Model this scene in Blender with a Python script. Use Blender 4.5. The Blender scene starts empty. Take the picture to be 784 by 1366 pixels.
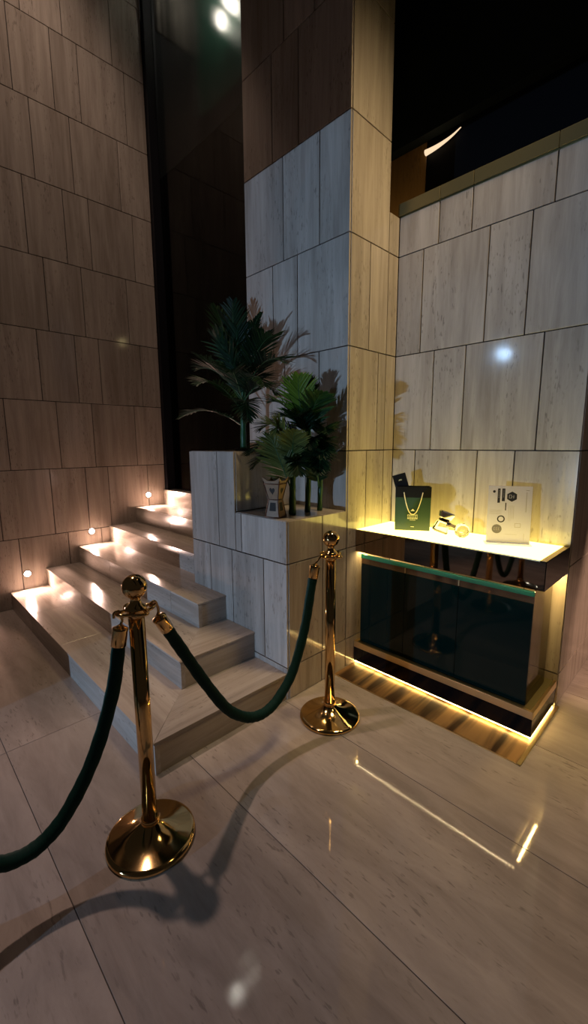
import bpy, bmesh, math, random
from mathutils import Vector, Matrix
random.seed(7)
PI = math.pi
SC = bpy.context.scene
COL = SC.collection

# ------------------------------------------------------------------ place measurements (metres)
XL, YL = -4.304, 2.242            # left wall plane, its far end
XP, XPL = -1.605, -2.528          # pillar: right face, left edge
YP, YPB, YB = 2.015, 2.400, 2.510 # pillar front, pillar back, nook wall
XR = -0.525                       # end of the nook wall
XF0, XF1, YF, ZF = -2.552, -2.056, 1.514, 1.029   # planter
ZJ, ZL, ROW = 1.391, 1.222, 0.600
RISE = 0.158
SY = [0.716, 1.011, 1.3015, 1.609, 1.894, 2.214]
ZCAP = 2.820

# ------------------------------------------------------------------ materials
def new_mat(name):
    m = bpy.data.materials.new(name); m.use_nodes = True
    nt = m.node_tree
    b = nt.nodes['Principled BSDF']
    return m, nt, b

def plain(name, col, rough=0.5, metal=0.0, spec=0.5, emit=None, estr=0.0, noise=0.0, nscale=30, coat=0.0, trans=0.0, ior=1.45, alpha=None):
    m, nt, b = new_mat(name)
    b.inputs['Base Color'].default_value = (*col, 1)
    b.inputs['Roughness'].default_value = rough
    b.inputs['Metallic'].default_value = metal
    b.inputs['Specular IOR Level'].default_value = spec
    b.inputs['Coat Weight'].default_value = coat
    b.inputs['Coat Roughness'].default_value = 0.04
    b.inputs['Transmission Weight'].default_value = trans
    b.inputs['IOR'].default_value = ior
    if emit:
        b.inputs['Emission Color'].default_value = (*emit, 1)
        b.inputs['Emission Strength'].default_value = estr
    if noise:
        tc = nt.nodes.new('ShaderNodeTexCoord'); n = nt.nodes.new('ShaderNodeTexNoise')
        n.inputs['Scale'].default_value = nscale; n.inputs['Detail'].default_value = 5
        nt.links.new(tc.outputs['Object'], n.inputs['Vector'])
        mx = nt.nodes.new('ShaderNodeMix'); mx.data_type = 'RGBA'
        mx.inputs['A'].default_value = (*[c*(1-noise) for c in col], 1)
        mx.inputs['B'].default_value = (*[min(1, c*(1+noise)) for c in col], 1)
        nt.links.new(n.outputs['Fac'], mx.inputs['Factor'])
        nt.links.new(mx.outputs['Result'], b.inputs['Base Color'])
    return m

def stone(name, light, dark, axis, rough=0.14, pit=0.55, stripe=1.0, spec=0.5, along=1.5):
    """polished travertine, veins running along one axis, every slab cut from another place"""
    m, nt, b = new_mat(name)
    N, L = nt.nodes, nt.links
    tc = N.new('ShaderNodeTexCoord')
    at = N.new('ShaderNodeAttribute'); at.attribute_name = 'tile'
    sc = N.new('ShaderNodeVectorMath'); sc.operation = 'SCALE'
    cb = N.new('ShaderNodeCombineXYZ')
    for i in range(3): L.new(at.outputs['Fac'], cb.inputs[i])
    L.new(cb.outputs[0], sc.inputs[0]); sc.inputs['Scale'].default_value = 37.0
    ad = N.new('ShaderNodeVectorMath'); ad.operation = 'ADD'
    L.new(tc.outputs['Object'], ad.inputs[0]); L.new(sc.outputs[0], ad.inputs[1])
    def noise(across, along, detail, rgh, dist=0.0):
        mp = N.new('ShaderNodeMapping')
        s = [across]*3; s['xyz'.index(axis)] = along
        mp.inputs['Scale'].default_value = s
        L.new(ad.outputs[0], mp.inputs['Vector'])
        n = N.new('ShaderNodeTexNoise'); n.inputs['Scale'].default_value = 1.0
        n.inputs['Detail'].default_value = detail; n.inputs['Roughness'].default_value = rgh
        n.inputs['Distortion'].default_value = dist
        L.new(mp.outputs[0], n.inputs['Vector'])
        return n.outputs['Fac']
    def ramp(f, a, c, lo=0.0, hi=1.0):
        r = N.new('ShaderNodeMapRange'); r.inputs['From Min'].default_value = a; r.inputs['From Max'].default_value = c
        r.inputs['To Min'].default_value = lo; r.inputs['To Max'].default_value = hi
        L.new(f, r.inputs['Value']); return r.outputs[0]
    v1 = ramp(noise(20 if along < 2 else 11, along, 7, 0.66, 0.5), 0.36, 0.65)
    v2 = ramp(noise(5, 0.55, 3, 0.5, 0.3), 0.35, 0.65)
    av = N.new('ShaderNodeMath'); av.operation = 'MULTIPLY_ADD'
    L.new(v1, av.inputs[0]); av.inputs[1].default_value = 0.55*stripe
    h = N.new('ShaderNodeMath'); h.operation = 'MULTIPLY'; L.new(v2, h.inputs[0]); h.inputs[1].default_value = 0.45*stripe
    L.new(h.outputs[0], av.inputs[2])
    mx = N.new('ShaderNodeMix'); mx.data_type = 'RGBA'
    mx.inputs['A'].default_value = (*light, 1); mx.inputs['B'].default_value = (*dark, 1)
    L.new(av.outputs[0], mx.inputs['Factor'])
    # little open pores in the bands
    p1 = ramp(noise(95, 22, 2, 0.5), 0.60, 0.68)
    p2 = ramp(noise(7, 1.6, 2, 0.5), 0.47, 0.60)
    pm = N.new('ShaderNodeMath'); pm.operation = 'MULTIPLY'; L.new(p1, pm.inputs[0]); L.new(p2, pm.inputs[1])
    ps = N.new('ShaderNodeMath'); ps.operation = 'MULTIPLY'; L.new(pm.outputs[0], ps.inputs[0]); ps.inputs[1].default_value = pit
    m2 = N.new('ShaderNodeMix'); m2.data_type = 'RGBA'
    L.new(ps.outputs[0], m2.inputs['Factor']); L.new(mx.outputs['Result'], m2.inputs['A'])
    m2.inputs['B'].default_value = (*[c*0.42 for c in dark], 1)
    # slab to slab tone
    hv = N.new('ShaderNodeHueSaturation'); L.new(m2.outputs['Result'], hv.inputs['Color'])
    L.new(ramp(at.outputs['Fac'], 0, 1, 0.90, 1.08), hv.inputs['Value'])
    L.new(hv.outputs[0], b.inputs['Base Color'])
    L.new(ramp(v1, 0, 1, rough*0.8, rough*1.25), b.inputs['Roughness'])
    b.inputs['Specular IOR Level'].default_value = spec
    return m

TL, TD = (0.55, 0.485, 0.42), (0.31, 0.262, 0.218)
M = {}
M['stone'] = stone('travertine_wall', TL, TD, 'z', rough=0.10)
M['stone_x'] = stone('travertine_long', TL, TD, 'x', rough=0.16)
M['stone_y'] = stone('travertine_cross', TL, TD, 'y', rough=0.16)
M['floor'] = stone('travertine_floor', (0.48, 0.41, 0.36), (0.27, 0.225, 0.195), 'x', rough=0.045, pit=0.45, stripe=0.9, along=2.6)
M['grout'] = plain('grout', (0.016, 0.012, 0.010), 0.8)
M['floor_grout'] = plain('floor_grout', (0.06, 0.048, 0.04), 0.6)
M['brown_stone'] = stone('brown_stone', (0.30, 0.17, 0.06), (0.20, 0.11, 0.035), 'z', rough=0.3)
M['brass'] = plain('polished_brass', (0.74, 0.485, 0.20), 0.09, 1.0)
M['pink_brass'] = plain('polished_bronze', (0.72, 0.48, 0.28), 0.12, 1.0)
M['gold'] = plain('brushed_gold', (0.80, 0.60, 0.32), 0.28, 1.0)
M['bronze_trim'] = plain('olive_bronze', (0.20, 0.17, 0.085), 0.35, 0.6)
M['rope'] = plain('green_velvet', (0.0026, 0.031, 0.024), 0.75, 0, 0.25, noise=0.35, nscale=160)
M['black_gloss'] = plain('black_gloss', (0.005, 0.004, 0.004), 0.08, 0, 0.3)
M['black_mirror'] = plain('bronze_black_mirror', (0.36, 0.265, 0.19), 0.03, 1.0)
M['black_matte'] = plain('black_matte', (0.006, 0.006, 0.007), 0.5, 0, 0.2)
M['void'] = plain('unlit_black', (0.004, 0.004, 0.005), 0.6, 0, 0.1)
M['green_panel'] = plain('back_painted_green_glass', (0.0008, 0.0105, 0.0090), 0.06, 0, 0.35)
M['brown_mirror'] = plain('bronze_mirror', (0.28, 0.19, 0.11), 0.12, 0.9)
M['bag'] = plain('bag_green_paper', (0.030, 0.062, 0.045), 0.3, 0, 0.5)
M['bag_black'] = plain('bag_black_paper', (0.006, 0.006, 0.007), 0.35)
M['cord'] = plain('cream_cord', (0.72, 0.66, 0.46), 0.6)
M['print_pale'] = plain('pale_foil', (0.70, 0.70, 0.55), 0.4)
def backlit_paper():
    m, nt, b = new_mat('sign_paper'); N, L = nt.nodes, nt.links
    b.inputs['Base Color'].default_value = (0.67, 0.67, 0.78, 1); b.inputs['Roughness'].default_value = 0.4
    tr = N.new('ShaderNodeBsdfTranslucent'); tr.inputs[0].default_value = (0.80, 0.80, 1.0, 1)
    ms = N.new('ShaderNodeMixShader'); ms.inputs[0].default_value = 0.72
    L.new(b.outputs[0], ms.inputs[1]); L.new(tr.outputs[0], ms.inputs[2]); L.new(ms.outputs[0], N['Material Output'].inputs['Surface'])
    return m
M['paper'] = backlit_paper()
M['ink'] = plain('sign_ink', (0.03, 0.028, 0.028), 0.5)
M['ink_grey'] = plain('sign_grey', (0.23, 0.21, 0.19), 0.5)
M['ink_pale'] = plain('sign_pale', (0.45, 0.41, 0.38), 0.5)
M['chrome'] = plain('chrome', (0.75, 0.72, 0.76), 0.06, 1.0)
M['dark_chrome'] = plain('dark_chrome', (0.10, 0.08, 0.09), 0.10, 1.0)
M['wood_pale'] = plain('burner_wood', (0.26, 0.145, 0.07), 0.45, noise=0.25, nscale=60)
M['wood_dark'] = plain('burner_frame', (0.085, 0.028, 0.014), 0.35)
M['heart'] = plain('burner_cutout', (0.025, 0.016, 0.010), 0.7)
M['trunk'] = plain('palm_stem', (0.022, 0.085, 0.028), 0.42, noise=0.4, nscale=40)
M['soil'] = plain('planting_soil', (0.02, 0.014, 0.01), 0.9)
M['curtain'] = plain('grey_drape', (0.26, 0.23, 0.20), 0.7, noise=0.4, nscale=12)
M['green_wall'] = plain('deep_green_panel', (0.012, 0.085, 0.055), 0.35)

def leaf_mat(name, c1, c2):
    m, nt, b = new_mat(name); N, L = nt.nodes, nt.links
    at = N.new('ShaderNodeAttribute'); at.attribute_name = 'tile'
    mx = N.new('ShaderNodeMix'); mx.data_type = 'RGBA'
    mx.inputs['A'].default_value = (*c1, 1); mx.inputs['B'].default_value = (*c2, 1)
    L.new(at.outputs['Fac'], mx.inputs['Factor'])
    L.new(mx.outputs['Result'], b.inputs['Base Color'])
    b.inputs['Roughness'].default_value = 0.5; b.inputs['Specular IOR Level'].default_value = 0.22
    tr = N.new('ShaderNodeBsdfTranslucent'); L.new(mx.outputs['Result'], tr.inputs['Color'])
    ms = N.new('ShaderNodeMixShader'); ms.inputs[0].default_value = 0.25
    L.new(b.outputs[0], ms.inputs[1]); L.new(tr.outputs[0], ms.inputs[2])
    L.new(ms.outputs[0], N['Material Output'].inputs['Surface'])
    return m
M['leaf_dark'] = leaf_mat('palm_leaf_dark', (0.004, 0.017, 0.008), (0.010, 0.036, 0.014))
M['leaf'] = leaf_mat('palm_leaf', (0.008, 0.034, 0.011), (0.026, 0.080, 0.018))
M['leaf_light'] = leaf_mat('palm_leaf_young', (0.085, 0.17, 0.016), (0.15, 0.25, 0.028))
M['leaf_olive'] = leaf_mat('palm_leaf_olive', (0.075, 0.10, 0.024), (0.13, 0.16, 0.042))

def glow(name, col, s):
    m = bpy.data.materials.new(name); m.use_nodes = True; nt = m.node_tree
    nt.nodes.remove(nt.nodes['Principled BSDF'])
    e = nt.nodes.new('ShaderNodeEmission'); e.inputs[0].default_value = (*col, 1); e.inputs[1].default_value = s
    nt.links.new(e.outputs[0], nt.nodes['Material Output'].inputs['Surface'])
    return m
YEL = (1.0, 0.67, 0.22)
M['light_panel'] = glow('lit_frosted_panel', (1.0, 0.77, 0.16), 4.8)
M['led'] = glow('yellow_led', YEL, 560.0)
M['led_front'] = glow('yellow_led_front', (1.0, 0.80, 0.45), 60.0)
M['led_low'] = glow('yellow_led_low', YEL, 30.0)
M['step_lens'] = glow('warm_step_lens', (1.0, 0.68, 0.50), 120.0)
M['lamp'] = glow('warm_lamp', (1.0, 0.86, 0.74), 3.2)
M['arc'] = glow('lamp_reflection', (1.0, 0.72, 0.46), 0.85)

def clear_glass(name, tint, refl=0.06, rough=0.0):
    """thin sheet: lets light straight through, mirrors a little at its faces"""
    m = bpy.data.materials.new(name); m.use_nodes = True; nt = m.node_tree; N, L = nt.nodes, nt.links
    N.remove(N['Principled BSDF'])
    t = N.new('ShaderNodeBsdfTransparent'); t.inputs[0].default_value = (*tint, 1)
    g = N.new('ShaderNodeBsdfGlossy'); g.inputs['Roughness'].default_value = rough
    lw = N.new('ShaderNodeLayerWeight'); lw.inputs[0].default_value = 0.5
    pw = N.new('ShaderNodeMath'); pw.operation = 'POWER'; L.new(lw.outputs['Facing'], pw.inputs[0]); pw.inputs[1].default_value = 5.0
    fr = N.new('ShaderNodeMath'); fr.operation = 'MULTIPLY_ADD'; L.new(pw.outputs[0], fr.inputs[0]); fr.inputs[1].default_value = 0.5; fr.inputs[2].default_value = 0.035
    mx = N.new('ShaderNodeMixShader'); L.new(fr.outputs[0], mx.inputs[0]); L.new(t.outputs[0], mx.inputs[1]); L.new(g.outputs[0], mx.inputs[2])
    L.new(mx.outputs[0], N['Material Output'].inputs['Surface'])
    return m
M['side_glass'] = clear_glass('grey_side_glass', (0.72, 0.70, 0.66))
M['dark_glass'] = clear_glass('black_tinted_glass', (0.55, 0.58, 0.56))
M['void_glass'] = clear_glass('near_black_glass', (0.12, 0.13, 0.13))
M['edge_glass'] = None
def edge_glass():
    m, nt, b = new_mat('green_glass_edge'); N, L = nt.nodes, nt.links
    b.inputs['Base Color'].default_value = (0.05, 0.20, 0.15, 1); b.inputs['Roughness'].default_value = 0.15
    tr = N.new('ShaderNodeBsdfTranslucent'); tr.inputs[0].default_value = (0.06, 0.27, 0.21, 1)
    ms = N.new('ShaderNodeMixShader'); ms.inputs[0].default_value = 0.65
    L.new(b.outputs[0], ms.inputs[1]); L.new(tr.outputs[0], ms.inputs[2])
    L.new(ms.outputs[0], N['Material Output'].inputs['Surface'])
    return m
M['edge_glass'] = edge_glass()
M['crystal'] = plain('crystal', (0.80, 0.77, 0.82), 0.02, 0, 0.5, trans=1.0, ior=1.5)
M['frost'] = plain('frosted_transom', (0.60, 0.64, 0.62), 0.17, 0, 0.5, trans=1.0, ior=1.2)

def reflection_streak_metal():  # LED reflections painted as streaks into the plate's base colour
    m, nt, b = new_mat('brushed_bronze_plate'); N, L = nt.nodes, nt.links
    tc = N.new('ShaderNodeTexCoord'); mp = N.new('ShaderNodeMapping'); mp.inputs['Scale'].default_value = (11, 0.9, 1)
    n = N.new('ShaderNodeTexNoise'); n.inputs['Scale'].default_value = 1; n.inputs['Detail'].default_value = 3
    n.inputs['Distortion'].default_value = 0.5
    L.new(tc.outputs['Object'], mp.inputs[0]); L.new(mp.outputs[0], n.inputs['Vector'])
    cr = N.new('ShaderNodeValToRGB'); L.new(n.outputs['Fac'], cr.inputs[0])
    cr.color_ramp.elements[0].position = 0.42; cr.color_ramp.elements[0].color = (0.05, 0.020, 0.006, 1)
    cr.color_ramp.elements[1].position = 0.60; cr.color_ramp.elements[1].color = (0.42, 0.23, 0.085, 1)
    L.new(cr.outputs[0], b.inputs['Base Color'])
    b.inputs['Metallic'].default_value = 0.35; b.inputs['Roughness'].default_value = 0.36
    return m
M['plate'] = reflection_streak_metal()

# ------------------------------------------------------------------ mesh helpers
class MB:
    def __init__(s): s.v, s.f, s.mi, s.sm, s.t = [], [], [], [], []
    def quad(s, pts, mi=0, t=0.0, sm=False):
        k = len(s.v); s.v += [tuple(p) for p in pts]
        s.f.append(tuple(range(k, k+len(pts)))); s.mi.append(mi); s.sm.append(sm); s.t.append(t)
    def add_bm(s, bm, mi=0, t=0.0, sm=False):
        bm.verts.ensure_lookup_table(); bm.verts.index_update()
        k = len(s.v); s.v += [tuple(v.co) for v in bm.verts]
        for f in bm.faces:
            s.f.append(tuple(k+v.index for v in f.verts)); s.mi.append(mi); s.sm.append(sm); s.t.append(t)
        bm.free()
    def box(s, lo, hi, ch=0.0, mi=0, t=0.0, seg=1, mat=None):
        bm = bmesh.new(); bmesh.ops.create_cube(bm, size=1)
        for v in bm.verts:
            v.co = Vector([(lo[i]+hi[i])/2 + v.co[i]*(hi[i]-lo[i]) for i in range(3)])
        if ch > 0: bmesh.ops.bevel(bm, geom=bm.edges[:], offset=ch, segments=seg, affect='EDGES', profile=0.5)
        if mat is not None: bm.transform(mat)
        s.add_bm(bm, mi, t, False)
    def lathe(s, prof, c=(0,0,0), n=48, mi=0, axis=None, cap=True):
        """prof: list of (r, z); axis: optional Matrix"""
        k = len(s.v); rows = []
        for r, z in prof:
            row = []
            for i in range(n):
                a = 2*PI*i/n; p = Vector((r*math.cos(a), r*math.sin(a), z))
                if axis is not None: p = axis @ p
                row.append(len(s.v)); s.v.append(tuple(p+Vector(c)))
            rows.append(row)
        for a, b in zip(rows, rows[1:]):
            for i in range(n):
                j = (i+1) % n
                s.f.append((a[i], a[j], b[j], b[i])); s.mi.append(mi); s.sm.append(True); s.t.append(0)
        if cap:
            s.f.append(tuple(reversed(rows[0]))); s.mi.append(mi); s.sm.append(False); s.t.append(0)
            s.f.append(tuple(rows[-1])); s.mi.append(mi); s.sm.append(False); s.t.append(0)
    def tube(s, pts, rad, n=12, mi=0, t=0.0, closed=False, cap=True):
        P = [Vector(p) for p in pts]; m = len(P)
        R = rad if isinstance(rad, (list, tuple)) else [rad]*m
        up = None; rows = []
        for i in range(m):
            if closed: d = (P[(i+1) % m]-P[i-1]).normalized()
            else: d = (P[min(i+1, m-1)]-P[max(i-1, 0)]).normalized()
            if up is None:
                up = d.orthogonal().normalized()
            up = (up-d*up.dot(d)).normalized(); w = d.cross(up)
            row = []
            for j in range(n):
                a = 2*PI*j/n
                row.append(len(s.v)); s.v.append(tuple(P[i]+(up*math.cos(a)+w*math.sin(a))*R[i]))
            rows.append(row)
        pairs = list(zip(rows, rows[1:]))
        if closed: pairs.append((rows[-1], rows[0]))
        for a, b in pairs:
            for j in range(n):
                q = (j+1) % n
                s.f.append((a[j], a[q], b[q], b[j])); s.mi.append(mi); s.sm.append(True); s.t.append(t)
        if cap and not closed:
            s.f.append(tuple(reversed(rows[0]))); s.mi.append(mi); s.sm.append(False); s.t.append(t)
            s.f.append(tuple(rows[-1])); s.mi.append(mi); s.sm.append(False); s.t.append(t)
    def build(s, name, mats, parent=None, world=False):
        vs = s.v
        if world and parent is not None:
            inv = WM[parent.name].inverted(); vs = [tuple(inv @ Vector(v)) for v in vs]
        me = bpy.data.meshes.new(name); me.from_pydata(vs, [], s.f)
        for m in (mats if isinstance(mats, (list, tuple)) else [mats]): me.materials.append(m)
        me.polygons.foreach_set('material_index', s.mi)
        me.polygons.foreach_set('use_smooth', s.sm)
        a = me.attributes.new('tile', 'FLOAT', 'FACE'); a.data.foreach_set('value', s.t)
        me.update()
        o = bpy.data.objects.new(name, me); COL.objects.link(o)
        if parent is not None: o.parent = parent
        return o

WM = {}
def tag(o, label, cat, group=None):
    o['label'] = label; o['category'] = cat
    if group: o['group'] = group
    return o
def thing(name, label, cat, loc=(0,0,0), rz=0.0, group=None, mat=None):
    o = bpy.data.objects.new(name, None); COL.objects.link(o)
    o.empty_display_size = 0.1
    m = mat if mat is not None else Matrix.Translation(loc) @ Matrix.Rotation(rz, 4, 'Z')
    o.matrix_basis = m
    WM[o.name] = m.copy()
    return tag(o, label, cat, group)
def struct(name, mb, mats, parent=None):
    o = mb.build(name, mats, parent); o['kind'] = 'structure'; return o
def dup(root, loc, label=None):
    r = root.copy(); COL.objects.link(r)
    m = Matrix.Translation(loc); r.matrix_basis = m; WM[r.name] = m
    if label: r['label'] = label
    for ch in list(root.children):
        c = ch.copy(); COL.objects.link(c); c.parent = r
        for g in list(ch.children):
            d = g.copy(); COL.objects.link(d); d.parent = c
    return r

GAP, THK, CH = 0.0032, 0.012, 0.0010
def tiles(mb, axis, plane, sign, rows, mi=0, thk=THK):
    """slabs on a vertical plane. axis: the plane's fixed axis ('x' or 'y'); sign: way it faces; rows: (z0, z1, [u joints incl. ends])"""
    for z0, z1, us in rows:
        for a, b in zip(us, us[1:]):
            lo_u, hi_u = a+GAP, b-GAP
            p0, p1 = (plane-thk, plane) if sign > 0 else (plane, plane+thk)
            if axis == 'x': lo, hi = (p0, lo_u, z0+GAP), (p1, hi_u, z1-GAP)
            else: lo, hi = (lo_u, p0, z0+GAP), (hi_u, p1, z1-GAP)
            mb.box(lo, hi, CH, mi, random.random())
def cut(us, a, b): return [a]+[u for u in us if a+0.02 < u < b-0.02]+[b]

# ------------------------------------------------------------------ the setting
# floor, slabs 1.2 x 0.6 with fine joints
fl = MB()
fl.box((-4.6, -4.0, -0.06), (4.0, 9.0, -0.004), 0, 1)
ys = [0.285+0.607*k for k in range(-8, 16)]
for k, (a, b) in enumerate(zip(ys, ys[1:])):
    off = -2.245 + (0.0 if k % 2 == 0 else 0.0)
    x = off-2.41
    while x < 4.0:
        fl.box((max(-4.6, x)+0.0014, a+0.0014, -0.02), (min(4.0, x+2.41)-0.0014, b-0.0014, 0.0), 0.0006, 0, random.random())
        x += 2.41
struct('floor', fl, [M['floor'], M['floor_grout']])

# left wall
w = MB(); w.box((XL-0.25, -0.6, 0), (XL-THK+0.002, YL, 7.0), 0, 1)
A = [-0.31, 0.10, 0.41, 0.823, 1.224, 1.530, 1.945]
B = [-0.20, 0.21, 0.50, 0.71, 1.120, 1.425, 1.637, 2.045]
rows = [(0, ZL-ROW, cut(A, -0.6, YL))]
for k in range(-1, 9):
    rows.append((ZL+k*ROW, ZL+(k+1)*ROW, cut(A if k % 2 == 0 else B, -0.6, YL)))
tiles(w, 'x', XL, 1, rows)
struct('wall_left', w, [M['stone'], M['grout']])

# pillar: front, right side and back
w = MB(); w.box((XPL+0.002, YP+THK-0.002, 0), (XP-THK+0.002, YPB-0.002, 7.0), 0, 1)
PA, PB_ = [-2.247, -2.017], [-2.141, -1.832]
rows = [(0, ZJ-2*ROW, cut(PA, XPL, XP)), (ZJ-2*ROW, ZJ-ROW, cut(PB_, XPL, XP)), (ZJ-ROW, ZJ, cut([-2.277, -1.95], XPL, XP))]
for k in range(0, 9):
    us = {0: PB_, 1: PA, 2: PB_, 3: [-2.236, -2.002], 4: [-2.123, -1.876]}.get(k, PA if k % 2 else PB_)
    rows.append((ZJ+k*ROW, ZJ+(k+1)*ROW, cut(us, XPL, XP-0.0)))
tiles(w, 'y', YP, -1, rows)
rows = []
for k in range(-2, 9):
    z0, z1 = ZJ+k*ROW, ZJ+(k+1)*ROW
    us = [2.212] if k % 2 else [2.315]
    if k >= 2: us = []
    rows.append((z0, z1, cut(us, YP+THK, YPB)))
rows.append((0, ZJ-2*ROW, [YP+THK, YPB]))
tiles(w, 'x', XP, 1, rows)
struct('pillar', w, [M['stone'], M['grout']])

# nook wall behind the counter, its short left return and its right end
w = MB(); w.box((XP-0.3, YPB+0.002, 0), (XP-THK+0.002, YB+0.5, ZCAP), 0, 1); w.box((XP-THK, YB+THK-0.002, 0), (XR-THK+0.002, YB+0.5, ZCAP), 0, 1)
BA, BB = [-1.432, -1.040, -0.829], [-1.335, -1.138, -0.732]
rows = [(0, ZJ-2*ROW, cut(BA, XP, XR)), (ZJ-2*ROW, ZJ-ROW, cut(BB, XP, XR)), (ZJ-ROW, ZJ, cut([-1.438, -1.036, -0.831], XP, XR)),
        (ZJ, ZJ+ROW, cut(BB, XP, XR)), (ZJ+ROW, ZJ+2*ROW, cut(BA, XP, XR)), (ZJ+2*ROW, ZCAP, cut([-1.339, -1.144, -0.736], XP, XR))]
tiles(w, 'y', YB, -1, rows)
tiles(w, 'x', XP, 1, [(a, b, [YPB, YB]) for a, b, _ in rows])
struct('wall_back', w, [M['stone'], M['grout']])
w = MB(); w.box((XR-0.2, YB+0.55, 0), (XR-THK+0.002, 6.5, ZCAP), 0, 1)
rows = [(0, ZJ-2*ROW), (ZJ-2*ROW, ZJ-ROW), (ZJ-ROW, ZJ), (ZJ, ZJ+ROW), (ZJ+ROW, ZJ+2*ROW), (ZJ+2*ROW, ZCAP)]
tiles(w, 'x', XR, 1, [(a, b, cut([2.9+0.4*i+(0.2 if k % 2 else 0) for i in range(9)], YB+THK, 6.5)) for k, (a, b) in enumerate(rows)])
struct('wall_right', w, [M['stone'], M['grout']])
# coping strip with seams on top of the nook wall
w = MB()
us = [XP-0.012, -1.339, -1.144, -0.736, XR]
for a, b in zip(us, us[1:]): w.box((a+0.001, YB-0.004, ZCAP+0.008), (b-0.001, YB+0.5, ZCAP+0.078), 0.002)
w.box((XP-0.012, YB+0.012, ZCAP), (XR-0.01, YB+0.45, ZCAP+0.01), 0)
struct('trim_1', w, M['bronze_trim'])

# dark space above and behind the nook wall
w = MB(); w.box((-2.53, 3.2, 2.0), (-1.835, 3.35, 3.643), 0.002, 0, 0.3)
struct('wall_rear', w, M['brown_stone'])
w = MB(); w.box((-1.83, 3.2, 2.0), (3.0, 3.23, 3.643), 0.0)
struct('window_2', w, M['void'])
w = MB(); w.box((-2.53, 3.12, 3.645), (3.0, 3.5, 7.0), 0.0)
struct('wall_upper', w, plain('upper_dark', (0.010, 0.014, 0.013), 0.5, 0, 0.2))

# recess between left wall and pillar: dark glass, a dim room behind it
w = MB()
YG = 2.335
w.box((XL, YL, 0.93), (XL+0.05, YG+0.03, 7.0), 0.004)
w.box((XPL-0.05, YG-0.03, 0.93), (XPL-0.001, YG+0.03, 7.0), 0.004)
w.box((XL, YG-0.02, 0.93), (XPL, YG+0.02, 0.955), 0.003)
struct('window_frame', w, plain('frame_black', (0.008, 0.008, 0.011), 0.55, 0, 0.15))
w = MB(); w.box((XL+0.05, YG-0.004, 0.955), (XPL-0.05, YG+0.004, 4.02))
struct('window_1', w, M['dark_glass'])
w = MB(); w.box((XL+0.05, YG-0.004, 4.02), (XPL-0.05, YG+0.004, 7.0))
struct('window_3', w, M['frost'])
w = MB()
w.box((XL-0.25, YL+0.001, 0), (XL-0.02, 2.84, 5.37), 0)
w.box((XL-0.02, 2.84, 0.9), (XPL+0.2, 2.95, 4.80), 0)
struct('wall_recess', w, M['void'])
w = MB(); w.box((XL-0.02, 2.87, 4.80), (XPL+0.2, 2.95, 7.0), 0)
struct('wall_recess_upper', w, M['green_wall'])
w = MB()
for i in range(26):
    y0 = YL+0.05+i*0.024
    w.tube([(XL-0.02, y0, 5.37), (XL-0.02, y0, 7.0)], 0.011+0.008*random.random(), 8, mi=0 if (i*7) % 11 > 4 else 1)
tag(w.build('curtain', [M['curtain'], M['black_matte']]), 'dim grey pleated curtain high up behind the dark glass', 'curtain')
lm = thing('wall_lamp', 'blurred white lamp glowing high behind the dark glass', 'lamp', (-3.68, 2.80, 5.36))
w = MB()
for (x, z, r) in ((-0.11, 0.0, 0.055), (0.03, 0.10, 0.075), (0.09, -0.02, 0.04)):
    w.lathe([(r*math.sin(PI*i/12)+1e-4, z-r*math.cos(PI*i/12)*1.3) for i in range(13)], (x, 0, 0), 20)
w.build('lamp_shade', M['lamp'], lm)
w = MB(); w.tube([(0, 0.07, 0.05), (0, 0.0, 0.05)], 0.012, 10); w.box((-0.15, 0.0, 0.04), (0.15, 0.012, 0.06), 0.003)
w.build('bracket', M['black_matte'], lm)

# lintel and jamb of the entrance the camera stands in, they cut off the cool light from outside
w = MB()
w.box((-4.6, 0.10, 0), (-2.642, 0.20, 4.6), 0.0); w.box((-4.6, 0.10, 2.542), (3.0, 0.20, 4.6), 0.0)
struct('wall_entrance', w, M['black_matte'])

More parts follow.
